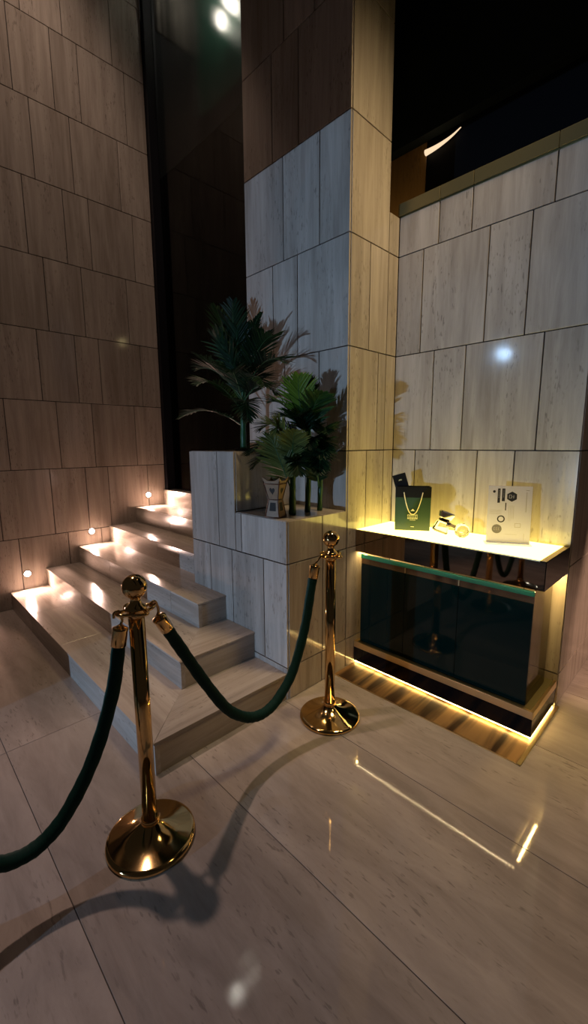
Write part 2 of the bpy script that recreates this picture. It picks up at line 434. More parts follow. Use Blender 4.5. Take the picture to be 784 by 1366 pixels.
# ------------------------------------------------------------------ stairs
st = thing('staircase', 'travertine stairs climbing between left wall and stone planter, lowest steps wrapping a corner', 'stairs', (-3.0, 0.72, 0))
XE = [XP-0.004, -1.889, -2.174, XF0-0.002, XF0-0.002, XPL-0.002]
for i in range(6):
    y0 = SY[i]; zt = RISE*(i+1); zb = RISE*i
    x1 = XE[i]
    yend = (YF-0.001) if i < 3 else 2.36
    y1 = (SY[i+1]+0.04) if i < 5 else 2.36
    r = MB(); t = MB()
    # riser body and its facing slabs
    nose = 0.005; tt = 0.011
    js = {0: [-3.66, -2.73, -2.25], 1: [-3.4, -2.85, -2.36], 2: [-3.55, -2.95, -2.52], 3: [-3.3, -2.72], 4: [-3.6], 5: [-3.5]}[i]
    rw = cut(js, XL+0.001, x1)
    for a, b in zip(rw, rw[1:]): r.box((a+0.0012, y0+nose, zb), (b-0.0012, y0+0.03, zt-tt-0.0025), 0.0008, 0, random.random())
    r.box((XL+0.001, y0+0.02, zb), (x1-0.02, yend if i < 3 else y1, zt-tt-0.001), 0, 1)
    if i < 3:
        r.box((x1-0.03, y0+0.03, zb), (x1-nose, YF-0.001, zt-tt-0.0025), 0.0008, 2, random.random())
    r.build('riser', [M['stone_x'], M['grout'], M['stone_y']], st, True)
    # tread slabs; the lower three turn the corner on a mitre
    if i < 3:
        d = (SY[i+1]-y0)
        xi = x1-d*1.0
        tw = cut([-3.62+0.3*i, -2.9+0.2*i], XL+0.001, x1)
        segs = list(zip(tw, tw[1:]))
        for a, b in segs[:-1]:
            t.box((a+0.0008, y0, zt-tt), (b-0.0008, SY[i+1]+0.01, zt), 0.0012, 0, random.random())
        a = segs[-1][0]
        xin = XE[i+1] if i < 2 else XF0
        def prism(pts, mi, tv):
            bm = bmesh.new()
            lo = [bm.verts.new((p[0], p[1], zt-tt)) for p in pts]; hi = [bm.verts.new((p[0], p[1], zt)) for p in pts]
            bm.faces.new(lo[::-1]); bm.faces.new(hi)
            for q in range(len(pts)): bm.faces.new((lo[q], lo[(q+1) % len(pts)], hi[(q+1) % len(pts)], hi[q]))
            bmesh.ops.bevel(bm, geom=bm.edges[:], offset=0.0010, segments=1, affect='EDGES')
            t.add_bm(bm, mi, tv)
        yi = SY[i+1]
        if i < 2:
            prism([(a+0.001, y0), (x1-0.001, y0), (xin, yi+0.004), (xin-0.01, yi+0.01), (a+0.001, yi+0.01)], 0, random.random())
            prism([(x1, y0+0.001), (x1, YF-0.001), (xin-0.01, YF-0.001), (xin-0.01, yi+0.008), (xin+0.001, yi+0.004)], 1, random.random())
        else:
            prism([(a+0.001, y0), (x1, y0), (x1, YF-0.001), (a+0.001, YF-0.001)], 0, random.random())
            t.box((XL+0.002, YF-0.02, zt-tt), (XF0-0.002, yi+0.01, zt-0.0002), 0.0008, 0, 0.4)
    else:
        tw = cut([-3.55+0.2*(i-3), -2.95], XL+0.001, x1)
        for a, b in zip(tw, tw[1:]): t.box((a+0.0008, y0, zt-tt), (b-0.0008, y1, zt), 0.0012, 0, random.random())
    t.build('tread', [M['stone_x'], M['stone_y']], st, True)

# recessed step lights in the left wall
sl = thing('step_light', 'glowing recessed step light low in left wall beside the lowest step', 'light', (XL, 0.861, 0.297), group='recessed step lights along the stairs')
w = MB(); ry = Matrix.Rotation(PI/2, 4, 'Y')
w.lathe([(0.023, 0.0005), (0.031, 0.0005), (0.032, 0.003), (0.030, 0.005), (0.024, 0.005), (0.023, 0.002)], n=28, axis=ry, cap=False)
w.build('bezel', M['chrome'], sl)
w = MB(); w.lathe([(0.0005, 0.016), (0.010, 0.0145), (0.018, 0.010), (0.0235, 0.002)], n=28, axis=ry, cap=False)
w.build('lens', M['step_lens'], sl)
lens_pos = [(XL, 0.861, 0.297), (XL, 1.438, 0.600), (XL, 2.041, 0.907)]
dup(sl, lens_pos[1], 'glowing recessed step light in left wall halfway up the stairs')
dup(sl, lens_pos[2], 'glowing recessed step light in left wall beside the top step near the dark glass')

# ------------------------------------------------------------------ planter
pl = thing('stone_planter', 'grey travertine clad planter block with tall left part and low ledge', 'planter', ((XF0+XP)/2, (YF+YP)/2, 0))
b = MB()
e = 0.001
b.box((XF0+THK, YF+THK, 0), (XP-THK, YP-e, ZF-0.003), 0, 1)
b.box((XF0+THK, YF+THK, ZF-0.003), (XF1-THK, YP-e, ZJ-0.003), 0, 1)
zr = [0, ZJ-2*ROW, ZJ-ROW]
fr = [(0, zr[1], cut([-2.231, -1.998], XF0, XP)), (zr[1], zr[2], cut([-2.34, -2.100, -1.799], XF0, XP))]
tiles(b, 'y', YF, -1, fr)
# block above the joint: narrow tile, tile running down past the ledge, then the ledge face
fr = [(zr[2], ZJ, [XF0, -2.231, XF1])]
tiles(b, 'y', YF, -1, fr)
tiles(b, 'y', YF, -1, [(zr[2], ZF, [XF1, -1.998, XP])])
tiles(b, 'x', XP, 1, [(0, zr[1], [YF+THK, 1.80, YP-e]), (zr[1], zr[2], [YF+THK, 1.805, YP-e]), (zr[2], ZF, [YF+THK, 1.80, YP-e])])
tiles(b, 'x', XF1, 1, [(ZF, ZJ, [YF+THK, YP-e])])
tiles(b, 'x', XF0, -1, [(0, zr[1], [YF+THK, YP-e]), (zr[1], zr[2], [YF+THK, YP-e]), (zr[2], ZJ, [YF+THK, YP-e])])
b.build('cladding', [M['stone'], M['grout']], pl, True)
b = MB()
b.box((XF1+0.001, YF+0.012, ZF-0.012), (XP-0.012, YP-e, ZF), 0.0008, 0, 0.37)
b.build('ledge_top', M['stone_x'], pl, True)
b = MB()
b.box((XF0+0.012, YF+0.012, ZJ-0.012), (XF1-0.012, YP-e, ZJ), 0.0008, 0, 0.61)
b.build('block_top', M['stone_x'], pl, True)

# ------------------------------------------------------------------ stanchions
STX, STN, STF, ST3 = -1.345, 0.570, 1.572, -0.26
def arc_profile(r, zc, a0, a1, n): return [(r*math.sin(a0+(a1-a0)*i/n)+1e-4, zc-r*math.cos(a0+(a1-a0)*i/n)) for i in range(n+1)]
def make_stanchion():
    s = thing('stanchion', 'near polished brass barrier post with ball top, a green rope hooked on each side', 'barrier post', (STX, STN, 0), group='brass rope barrier posts')
    m = MB(); m.lathe([(0.150, 0.0), (0.156, 0.002), (0.158, 0.008), (0.157, 0.015), (0.152, 0.020), (0.143, 0.022), (0.132, 0.025), (0.105, 0.032), (0.078, 0.042), (0.056, 0.053), (0.041, 0.063), (0.033, 0.070), (0.0295, 0.074)], n=72)
    m.build('base', M['brass'], s)
    m = MB(); m.lathe([(0.0315, 0.070), (0.0325, 0.074), (0.0325, 0.088), (0.031, 0.092)], n=40); m.build('base_collar', M['brass'], s)
    m = MB(); m.lathe([(0.0265, 0.073), (0.0265, 0.872)], n=40); m.build('pole', M['brass'], s)
    m = MB()
    m.lathe([(0.0275, 0.862), (0.031, 0.866), (0.032, 0.874), (0.0305, 0.882), (0.036, 0.888), (0.0365, 0.894), (0.031, 0.900), (0.024, 0.905), (0.019, 0.912), (0.0165, 0.922), (0.018, 0.931), (0.022, 0.936)], n=40)
    m.build('neck', M['brass'], s)
    m = MB(); m.lathe(arc_profile(0.0415, 0.967, 0.55, PI-0.001, 22), n=40); m.build('ball_finial', M['brass'], s)
    # ring plate with four lobed loops
    m = MB()
    ring = []
    for i in range(96):
        a = 2*PI*i/96; r = 0.050+0.013*math.cos(4*(a-PI/2))
        ring.append((r*math.cos(a), r*math.sin(a), 0.884+0.002*math.cos(4*a)))
    m.tube(ring, 0.0062, 10, closed=True)
    for a in (PI/4, 3*PI/4, 5*PI/4, 7*PI/4): m.tube([(0.026*math.cos(a), 0.026*math.sin(a), 0.882), (0.040*math.cos(a), 0.040*math.sin(a), 0.884)], 0.006, 8)
    m.build('rope_ring', M['brass'], s)
    return s
s0 = make_stanchion()
dup(s0, (STX, STF, 0), 'polished brass barrier post with ball top standing beside the lit counter')
dup(s0, (STX, ST3, 0), 'polished brass barrier post beyond the cut off end of the green rope')

def catmull(P, n=8):
    P = [Vector(p) for p in P]; out = []
    for i in range(len(P)-1):
        p0, p1, p2, p3 = P[max(i-1, 0)], P[i], P[i+1], P[min(i+2, len(P)-1)]
        for k in range(n):
            t = k/n
            out.append(0.5*((2*p1)+(p2-p0)*t+(2*p0-5*p1+4*p2-p3)*t*t+(3*p1-p0-3*p2+p3)*t**3))
    out.append(P[-1]); return out
def make_rope(yz, label, y_a, y_b, drape):
    """yz: path of the rope's middle line from ferrule to ferrule; y_a, y_b: ring loops it hooks to"""
    loc = (STX, yz[len(yz)//2][0], 0)
    r = thing('barrier_rope', label, 'rope', loc, group='green velvet barrier ropes')
    path = catmull([(STX, y, z) for y, z in yz], 10)
    m = MB()
    n = len(path)
    rad = []
    for i in range(n):
        q = 0.0222
        q += 0.0006*math.sin(i*1.9)+0.0005*math.sin(i*0.73+1)
        if i < 3: q -= 0.0035*(3-i)/3
        if i > n-4: q -= 0.0035*(i-(n-4))/3
        rad.append(q)
    m.tube(path, rad, 20)
    # twisted gathers in the velvet
    m.build('velvet_sleeve', M['rope'], r, True)
    for end, sgn, ya in ((0, 1, y_a), (-1, -1, y_b)):
        p = Vector(path[end]); d = (Vector(path[end+sgn*2 if end == 0 else -3])-p).normalized()
        ax = d.to_track_quat('Z', 'Y').to_matrix().to_4x4()
        f = MB(); f.lathe([(0.0215, 0.022), (0.0245, 0.020), (0.0245, -0.030), (0.0255, -0.033), (0.0255, -0.039), (0.021, -0.042), (0.012, -0.046), (0.0085, -0.050)], tuple(p), 32, axis=ax)
        fo = f.build('ferrule', M['brass'], r, True)
        top = p-d*0.050
        hk = Vector((STX, ya, 0.884))
        h = MB()
        mid = top.lerp(hk, 0.5)
        out = Vector((0, sgn*0.010, 0))
        h.tube(catmull([top, mid+out, hk+Vector((0, sgn*0.006, 0.012)), hk+Vector((0, -sgn*0.010, 0.010)), hk+Vector((0, -sgn*0.012, -0.006))], 6), 0.0046, 10)
        h.build('hook', M['brass'], fo, False).matrix_parent_inverse = Matrix.Identity(4)
        # the hook's points are world points: bring them into the rope's frame
        ho = fo.children[0]; inv = WM[r.name].inverted()
        ho.data.transform(inv)
    return r
make_rope([(0.668, 0.800), (0.727, 0.690), (0.816, 0.525), (0.916, 0.362), (1.000, 0.280), (1.075, 0.243), (1.150, 0.243), (1.225, 0.283), (1.305, 0.372), (1.382, 0.552), (1.428, 0.745), (1.446, 0.815)],
          'dark green velvet rope drooping between the two brass posts', STN+0.063, STF-0.063, 0)
make_rope([(0.507, 0.800), (0.473, 0.627), (0.399, 0.432), (0.309, 0.293), (0.235, 0.235), (0.165, 0.228), (0.10, 0.262), (0.015, 0.36), (-0.075, 0.50), (-0.150, 0.665), (-0.196, 0.800)],
          'dark green velvet rope hanging from near brass post out of the picture', STN-0.063, ST3+0.063, 0)

# ------------------------------------------------------------------ counter
CT, CB, CF, CR = 0.9006, 0.758, 2.114, -0.531
CX0 = XP+0.001; CYB = YB-0.001
ct = thing('reception_counter', 'black and dark green glass counter with lit yellow top in the stone nook', 'counter', ((CX0+CR)/2, 2.31, 0))
def part(name, mat, boxes, ch=0.0, parent=ct):
    m = MB()
    for lo, hi in boxes: m.box(lo, hi, ch)
    return m.build(name, mat, parent, True)
part('top_slab', M['black_mirror'], [((CX0, CF, CB), (CR, CYB, CT-0.004))], 0.0015)
rim = 0.026
part('end_panel', M['black_gloss'], [((CR-0.0002, CF+0.001, CB+0.001), (CR+0.0025, CYB, CT-0.005))], 0.0)
part('top_rim', M['gold'], [((CX0, CF, CT-0.0045), (CR, CF+0.004, CT)), ((CR-rim, CF, CT-0.0045), (CR, CYB, CT-0.0005))], 0.0)
part('light_panel', M['light_panel'], [((CX0+0.001, CF+0.005, CT-0.0044), (CR-rim-0.001, CYB-0.004, CT-0.0006))], 0.0)
GY = 2.150; GX0, GX1 = -1.583, -0.576; PZ0, PZ1 = 0.150, 0.676
for a, b in ((GX0, -1.266), (-1.266, -0.942), (-0.942, GX1)):
    part('front_panel', M['green_panel'], [((a+0.001, GY, PZ0), (b-0.001, GY+0.010, PZ1))], 0.0012)
for x in (-1.266, -0.942):
    part('panel_clip', M['gold'], [((x-0.003, GY-0.003, PZ1+0.004), (x+0.003, GY+0.002, 0.7115))], 0.0006)
part('header_strip', M['brown_mirror'], [((GX0, GY+0.002, PZ1+0.001), (GX1, GY+0.010, 0.712))], 0.0)
part('glass_edge', M['edge_glass'], [((GX0, GY-0.004, 0.712), (GX1, GY+0.010, 0.737))], 0.0015)
part('side_glass', M['side_glass'], [((GX1-0.008, GY+0.011, PZ0), (GX1, CYB-0.06, 0.735))], 0.0)
part('backing', M['black_matte'], [((GX0+0.003, GY+0.012, PZ0), (GX1-0.10, GY+0.016, 0.71))], 0.0)
B0, G0, G1 = 0.0176, 0.114, 0.154
part('base', M['black_gloss'], [((CX0+0.002, CF, B0), (CR, CYB, 0.1135))], 0.0015)
part('base_trim', M['gold'], [((CX0+0.002, CF-0.002, G0), (CR+0.002, CF+0.012, G1)), ((CR-0.012, CF+0.012, G0), (CR+0.002, CYB, G1)), ((CX0+0.002, CF+0.012, G0), (CX0+0.014, CYB, G1)),
     ((CR-0.014, CF+0.013, G1-0.008), (CR-0.010, CYB, G1-0.004))], 0.001)
part('base_tray', M['bronze_trim'], [((CX0+0.014, CF+0.012, G0), (CR-0.012, CYB, 0.148))], 0.0)
part('leg', M['black_matte'], [((CX0+0.05, CF+0.06, 0.0005), (CR-0.05, CYB-0.05, B0))], 0.0)
# LED dots under the top, close together like on a tape
def dots(p, q, n, w=0.003, z=0.7565, mat='led'):
    led = MB()
    p, q = Vector(p), Vector(q); d = (q-p).normalized(); s = Vector((-d.y, d.x, 0))
    L_ = (q-p).length/n
    for i in range(n):
        c = p+d*(L_*(i+0.5)); h = L_*0.24
        led.quad([(c-d*h-s*w) + Vector((0, 0, z)), (c-d*h+s*w)+Vector((0, 0, z)), (c+d*h+s*w)+Vector((0, 0, z)), (c+d*h-s*w)+Vector((0, 0, z))])
    led.build('led_tape', M[mat], ct, True)
dots((-1.576, 2.134, 0), (-0.555, 2.134, 0), 62, 0.0020, mat='led_front')
dots((-0.556, 2.19, 0), (-0.556, 2.49, 0), 22)
dots((-1.592, 2.15, 0), (-1.592, 2.49, 0), 22)
lo = MB()
lo.box((CX0+0.01, CF+0.003, 0.0125), (CR-0.004, CF+0.009, B0-0.001)); lo.box((CR-0.010, CF+0.01, 0.006), (CR-0.004, CYB-0.01, B0-0.001)); lo.box((CX0+0.006, CF+0.01, 0.006), (CX0+0.010, CYB-0.01, B0-0.001))
lo.build('base_led', M['led_low'], ct, True)
# bronze plate let into the floor under the counter
p = thing('floor_plate', 'brown metal plate with painted LED reflection streaks on the floor under front of the counter', 'plate', (-1.05, 2.1, 0))
m = MB(); m.box((XP+0.004, 1.912, 0.0001), (-0.527, 2.45, 0.0020), 0.0005); m.build('plate_sheet', M['plate'], p, True)
m = MB()
m.box((XP+0.004, 1.905, 0.0001), (-0.508, 1.9125, 0.0042), 0.0008); m.box((-0.5265, 1.905, 0.0001), (-0.508, 2.52, 0.0042), 0.0008)
m.build('plate_border', M['gold'], p, True)

# ------------------------------------------------------------------ things on the counter
# gift bag
bg = thing('gift_bag', 'dark green paper gift bag with cream cord handle on the lit counter top', 'bag', (-1.352, 2.355, CT+0.0005), math.radians(33))
W, D, H = 0.104, 0.042, 0.270
def bag_front(y): return y
m = MB()
bw, bd = W, D
zt = [0.0, 0.200, H]
def sec(z):
    k = z/H
    return bw*(1+0.02*k), bd*(1-0.16*k)
for z0, z1, mi in ((0.0, 0.204, 0), (0.204, H, 1)):
    a0, d0 = sec(z0); a1, d1 = sec(z1)
    Lr = [(-a0, -d0, z0), (a0, -d0, z0), (a0, d0, z0), (-a0, d0, z0)]; Ur = [(-a1, -d1, z1), (a1, -d1, z1), (a1, d1, z1), (-a1, d1, z1)]
    for i in range(4):
        j = (i+1) % 4
        if i in (1, 3):   # gusset folded slightly inward
            s = 1 if i == 1 else -1
            g0 = (s*(a0-0.010*z0/H), 0, z0); g1 = (s*(a1-0.010*z1/H), 0, z1)
            m.quad([Lr[i], g0, g1, Ur[i]], mi); m.quad([g0, Lr[j], Ur[j], g1], mi)
        else: m.quad([Lr[i], Lr[j], Ur[j], Ur[i]], mi)
m.quad([(-bw, bd, 0), (bw, bd, 0), (bw, -bd, 0), (-bw, -bd, 0)], 0)
a1, d1 = sec(0.17)
m.quad([(-a1+.002, -d1+.002, 0.17), (a1-.002, -d1+.002, 0.17), (a1-.002, d1-.002, 0.17), (-a1+.002, d1-.002, 0.17)], 1)
bo = m.build('bag_body', [M['bag'], M['bag_black']], bg)
so = bo.modifiers.new('thickness', 'SOLIDIFY'); so.thickness = 0.0012; so.offset = -1
m = MB()
pts = []
for i in range(25):
    t = i/24; x = -0.056+0.112*t
    z = 0.236-0.135*(1-abs(2*t-1)**2.2)
    pts.append((x, -0.0415-0.004*math.sin(PI*t), z))
m.tube(pts, 0.0030, 8)
m.build('cord_handle', M['cord'], bg)
def marks(name, boxes, y=-0.0432):
    q = MB()
    for x0, z0, x1, z1 in boxes: q.box((x0, y, z0), (x1, y+0.0026, z1))
    q.build(name, M['print_pale'], bg)
marks('emblem', [(-0.009, 0.124, 0.009, 0.127), (-0.006, 0.127, 0.006, 0.130), (-0.003, 0.130, 0.003, 0.134), (-0.012, 0.1215, 0.012, 0.124)])
def strokes(z, flip):     # lettering too small to read: rows of short strokes
    out = []; x = -0.030
    for wd in (0.010, 0.008, 0.011, 0.009, 0.010):
        if flip: out += [(x, z, x+wd, z+0.003), (x, z, x+wd*0.28, z+0.011), (x+wd*0.65, z+0.004, x+wd, z+0.011)]
        else: out += [(x, z, x+wd*0.25, z+0.012), (x, z+0.009, x+wd, z+0.012), (x+wd*0.7, z, x+wd, z+0.006)]
        x += wd+0.0028
    return out
marks('lettering', strokes(0.087, False)); marks('lettering', strokes(0.072, True))
marks('small_print', [(-0.016, 0.064, 0.018, 0.066)]); marks('small_print', [(-0.010, 0.022, 0.010, 0.0245)])
# black card tucked in the bag
cm = Matrix.Translation((-1.381, 2.340, CT+0.155)) @ Matrix.Rotation(math.radians(33), 4, 'Z') @ Matrix.Rotation(math.radians(-17), 4, 'Y')
cd = thing('gift_card', 'small black card box tilted out of the green gift bag', 'card', mat=cm)
m = MB(); m.box((-0.040, -0.012, 0.0), (0.040, 0.012, 0.198), 0.002); m.build('card_box', M['bag_black'], cd)
m = MB(); m.box((-0.010, -0.0128, 0.158), (0.010, -0.0119, 0.161)); m.box((-0.006, -0.0128, 0.163), (0.008, -0.0119, 0.165)); m.build('foil_mark', M['print_pale'], cd)

# sign in a clear stand
sg = thing('acrylic_sign', 'white printed sign in an upright clear stand on the lit counter top', 'sign', (-0.780, 2.345, CT+0.0005), math.radians(29))
TILT = Matrix.Rotation(math.radians(-4), 4, 'X')
m = MB(); m.box((-0.112, -0.028, 0.0), (0.112, 0.050, 0.004), 0.0015); m.box((-0.105, -0.010, 0.004), (0.105, 0.012, 0.012), 0.002); m.build('stand_foot', M['paper'], sg)
m = MB(); m.box((-0.105, -0.001, 0.010), (0.105, 0.001, 0.308), 0.0, mat=TILT); m.build('printed_sheet', M['paper'], sg)
m = MB(); m.box((-0.107, -0.0055, 0.006), (0.107, -0.0030, 0.311), 0.0008, mat=TILT); m.build('clear_front', clear_glass('clear_acrylic', (0.96, 0.95, 0.94)), sg)
def onpage(u, v):   # u to the right, v upward, in page fractions
    return TILT @ Vector((-0.105+0.21*u, -0.0016, 0.010+0.298*v))
def shape(mm, pts):
    mm.quad([onpage(*q) for q in pts]); mm.quad([onpage(*q)+Vector((0, 0.0004, 0)) for q in reversed(pts)])
def rect(mm, u0, v0, u1, v1): shape(mm, [(u0, v0), (u1, v0), (u1, v1), (u0, v1)])
def disc(mm, u, v, r, n=24, ri=0.0, rot=0.0):
    P = [(u+r*math.cos(rot+2*PI*i/n), v+r*0.705*math.sin(rot+2*PI*i/n)) for i in range(n)]
    if not ri: shape(mm, P)
    else:
        Q = [(u+ri*math.cos(rot+2*PI*i/n), v+ri*0.705*math.sin(rot+2*PI*i/n)) for i in range(n)]
        for i in range(n):
            j = (i+1) % n; shape(mm, [P[i], P[j], Q[j], Q[i]])
def printed(name, mat, fn):
    q = MB(); fn(q); q.build(name, M[mat], sg)
printed('bar_print', 'ink', lambda q: rect(q, 0.215, 0.70, 0.275, 0.955))
printed('bar_print', 'ink', lambda q: rect(q, 0.315, 0.73, 0.385, 0.955))
printed('hexagon_print', 'ink', lambda q: disc(q, 0.545, 0.815, 0.128, 6, rot=PI/6))
printed('dot_print', 'ink', lambda q: disc(q, 0.135, 0.90, 0.033))
printed('short_bar_print', 'ink', lambda q: rect(q, 0.40, 0.57, 0.425, 0.705))
printed('ring_print', 'ink', lambda q: disc(q, 0.32, 0.415, 0.090, 28, 0.060))
printed('disc_print', 'ink_grey', lambda q: disc(q, 0.235, 0.235, 0.115, 28))
def small_column(q):
    for i in range(13): rect(q, 0.865, 0.55+i*0.027, 0.885, 0.55+i*0.027+0.013)
    rect(q, 0.855, 0.925, 0.93, 0.932)
printed('text_column', 'ink_grey', small_column)
def pale_lines(q):
    for i in range(5): rect(q, 0.05, 0.50+0.018*i, 0.33-0.03*(i % 2), 0.503+0.018*i)
printed('text_block', 'ink_pale', pale_lines)
def pale_columns(q):
    for i in range(4): rect(q, 0.49+0.035*i, 0.38 if i < 2 else 0.42, 0.496+0.035*i, 0.66)
printed('text_block', 'ink_pale', pale_columns)
def small_frame(q):
    u0, v0, u1, v1 = 0.64, 0.275, 0.775, 0.345
    rect(q, u0, v0, u1, v0+0.006); rect(q, u0, v1-0.006, u1, v1); rect(q, u0, v0, u0+0.008, v1); rect(q, u1-0.008, v0, u1, v1)
printed('frame_print', 'ink_pale', small_frame)
printed('line_print', 'ink_pale', lambda q: rect(q, 0.43, 0.145, 0.70, 0.149))
printed('line_print', 'ink_pale', lambda q: rect(q, 0.855, 0.05, 0.862, 0.17))
TIL2 = lambda q: q+Vector((0, -0.0006, 0))
def rect2(mm, u0, v0, u1, v1): mm.quad([TIL2(onpage(*q)) for q in ((u0, v0), (u1, v0), (u1, v1), (u0, v1))])
def hex_text(q):
    for i in range(3): rect2(q, 0.475+0.05*i, 0.785, 0.49+0.05*i, 0.845)
    rect2(q, 0.475, 0.84, 0.53, 0.85); rect2(q, 0.475, 0.785, 0.53, 0.793); rect2(q, 0.545, 0.81, 0.60, 0.818)
printed('hexagon_lettering', 'ink_pale', hex_text)
def disc_text(q):
    for i in range(3): rect2(q, 0.165+0.05*i, 0.215, 0.18+0.05*i, 0.26); rect2(q, 0.165+0.05*i, 0.255, 0.20+0.05*i, 0.262); rect2(q, 0.165+0.05*i, 0.212, 0.20+0.05*i, 0.219)
printed('disc_lettering', 'ink_pale', disc_text)
printed('bar_lettering', 'ink_pale', lambda q: [rect2(q, 0.238, 0.79+0.03*i, 0.254, 0.805+0.03*i) for i in range(5)])
printed('bar_lettering', 'ink_pale', lambda q: [rect2(q, 0.343, 0.80+0.03*i, 0.358, 0.815+0.03*i) for i in range(5)])

# crystal scent bottles
cb_ = thing('crystal_bottle', 'tilted chrome and crystal faceted bottle beside the green gift bag', 'bottle',
            mat=Matrix.Translation((-1.150, 2.315, CT+0.0015)) @ Matrix.Rotation(math.radians(40), 4, 'Z') @ Matrix.Rotation(math.radians(20), 4, 'Y') @ Matrix.Translation((-0.005, 0, 0.0145)))
m = MB()
def frustum(mb, a, b, z0, z1, ya, yb, ch):
    bm = bmesh.new()
    lo = [bm.verts.new((sx*a, sy*ya, z0)) for sx, sy in ((-1, -1), (1, -1), (1, 1), (-1, 1))]
    hi = [bm.verts.new((sx*b, sy*yb, z1)) for sx, sy in ((-1, -1), (1, -1), (1, 1), (-1, 1))]
    bm.faces.new(lo[::-1]); bm.faces.new(hi)
    for i in range(4): bm.faces.new((lo[i], lo[(i+1) % 4], hi[(i+1) % 4], hi[i]))
    bmesh.ops.bevel(bm, geom=bm.edges[:], offset=ch, segments=1, affect='EDGES')
    mb.add_bm(bm)
frustum(m, 0.043, 0.032, 0.002, 0.066, 0.028, 0.024, 0.007); m.build('bottle_body', M['crystal'], cb_)
m = MB(); frustum(m, 0.028, 0.028, 0.0665, 0.082, 0.020, 0.020, 0.004); m.build('collar', M['dark_chrome'], cb_)
m = MB(); frustum(m, 0.032, 0.044, 0.0825, 0.128, 0.024, 0.028, 0.008); m.build('cap', M['chrome'], cb_)
gb = thing('glass_bottle', 'low round clear glass bottle lying beside the chrome topped bottle', 'bottle', (-1.022, 2.330, CT+0.001), math.radians(35))
m = MB(); rx = Matrix.Rotation(PI/2, 4, 'X')
m.lathe([(0.018, -0.028), (0.033, -0.026), (0.040, -0.018), (0.042, 0.0), (0.040, 0.018), (0.033, 0.026), (0.018, 0.028)], (0, 0, 0.0425), 10, axis=rx)
for i in range(len(m.sm)): m.sm[i] = False
m.build('bottle_body', M['crystal'], gb)
m = MB(); ax = Matrix.Rotation(math.radians(-70), 4, 'Y')
m.lathe([(0.009, 0.0), (0.009, 0.030), (0.013, 0.031), (0.013, 0.050), (0.010, 0.052)], (-0.034, 0, 0.060), 16, axis=ax); m.build('stopper', M['dark_chrome'], gb)

# ------------------------------------------------------------------ incense burner
ib = thing('incense_burner', 'small wooden hourglass incense burner with heart panels on the planter ledge', 'incense burner', (-1.752, 1.572, ZF+0.0005), math.radians(20))
zs = [(0.0, 0.043), (0.100, 0.0285), (0.205, 0.050)]
m = MB()
for (z0, h0), (z1, h1) in zip(zs, zs[1:]):
    c0 = [(-h0, -h0), (h0, -h0), (h0, h0), (-h0, h0)]; c1 = [(-h1, -h1), (h1, -h1), (h1, h1), (-h1, h1)]
    for i in range(4):
        j = (i+1) % 4
        m.quad([(*c0[i], z0), (*c0[j], z0), (*c1[j], z1), (*c1[i], z1)])
for i in range(4):      # raised points at the four top corners
    h = 0.050; c1 = [(-h, -h), (h, -h), (h, h), (-h, h)]; a = Vector((*c1[i], 0.205)); b_ = Vector((*c1[(i+1) % 4], 0.205))
    d = b_-a; out = Vector((a.x+b_.x, a.y+b_.y, 0)).normalized()*0.004
    m.quad([a, a+d*0.28, a+Vector((a.x*0.10, a.y*0.10, 0.020))]); m.quad([b_-d*0.28, b_, b_+Vector((b_.x*0.10, b_.y*0.10, 0.020))])
m.quad([(-.043, .043, 0), (.043, .043, 0), (.043, -.043, 0), (-.043, -.043, 0)])
po = m.build('panels', M['wood_pale'], ib); so = po.modifiers.new('thickness', 'SOLIDIFY'); so.thickness = 0.003; so.offset = -1
m = MB()
for z, h in ((0.003, 0.044), (0.100, 0.030), (0.188, 0.0475)):
    c = [(-h, -h, z), (h, -h, z), (h, h, z), (-h, h, z)]
    for i in range(4): m.tube([c[i], c[(i+1) % 4]], 0.0030, 6)
for sx, sy in ((-1, -1), (1, -1), (1, 1), (-1, 1)):
    m.tube([(sx*h, sy*h, z) for z, h in zs], 0.0032, 6)
m.build('frame', M['wood_dark'], ib)
def face_pt(i, u, z):     # u -1..1 across the face, on the outside
    for (z0, h0), (z1, h1) in zip(zs, zs[1:]):
        if z <= z1: h = h0+(h1-h0)*(z-z0)/(z1-z0); break
    p = Vector((u*h, -h-0.0006, z)); return Matrix.Rotation(i*PI/2, 3, 'Z') @ p
for i in range(4):
    m = MB(); pts = []
    for k in range(24):
        t = 2*PI*k/24; hx = 16*math.sin(t)**3; hy = 13*math.cos(t)-5*math.cos(2*t)-2*math.cos(3*t)-math.cos(4*t)
        pts.append(face_pt(i, hx/16*0.42, 0.150+hy*0.0014))
    m.quad(pts); m.build('heart_cutout', M['heart'], ib)
    m = MB(); m.quad([face_pt(i, u, z) for u, z in ((-0.55, 0.038), (0.55, 0.038), (0.55, 0.084), (-0.55, 0.084))]); m.build('lower_cutout', M['heart'], ib)

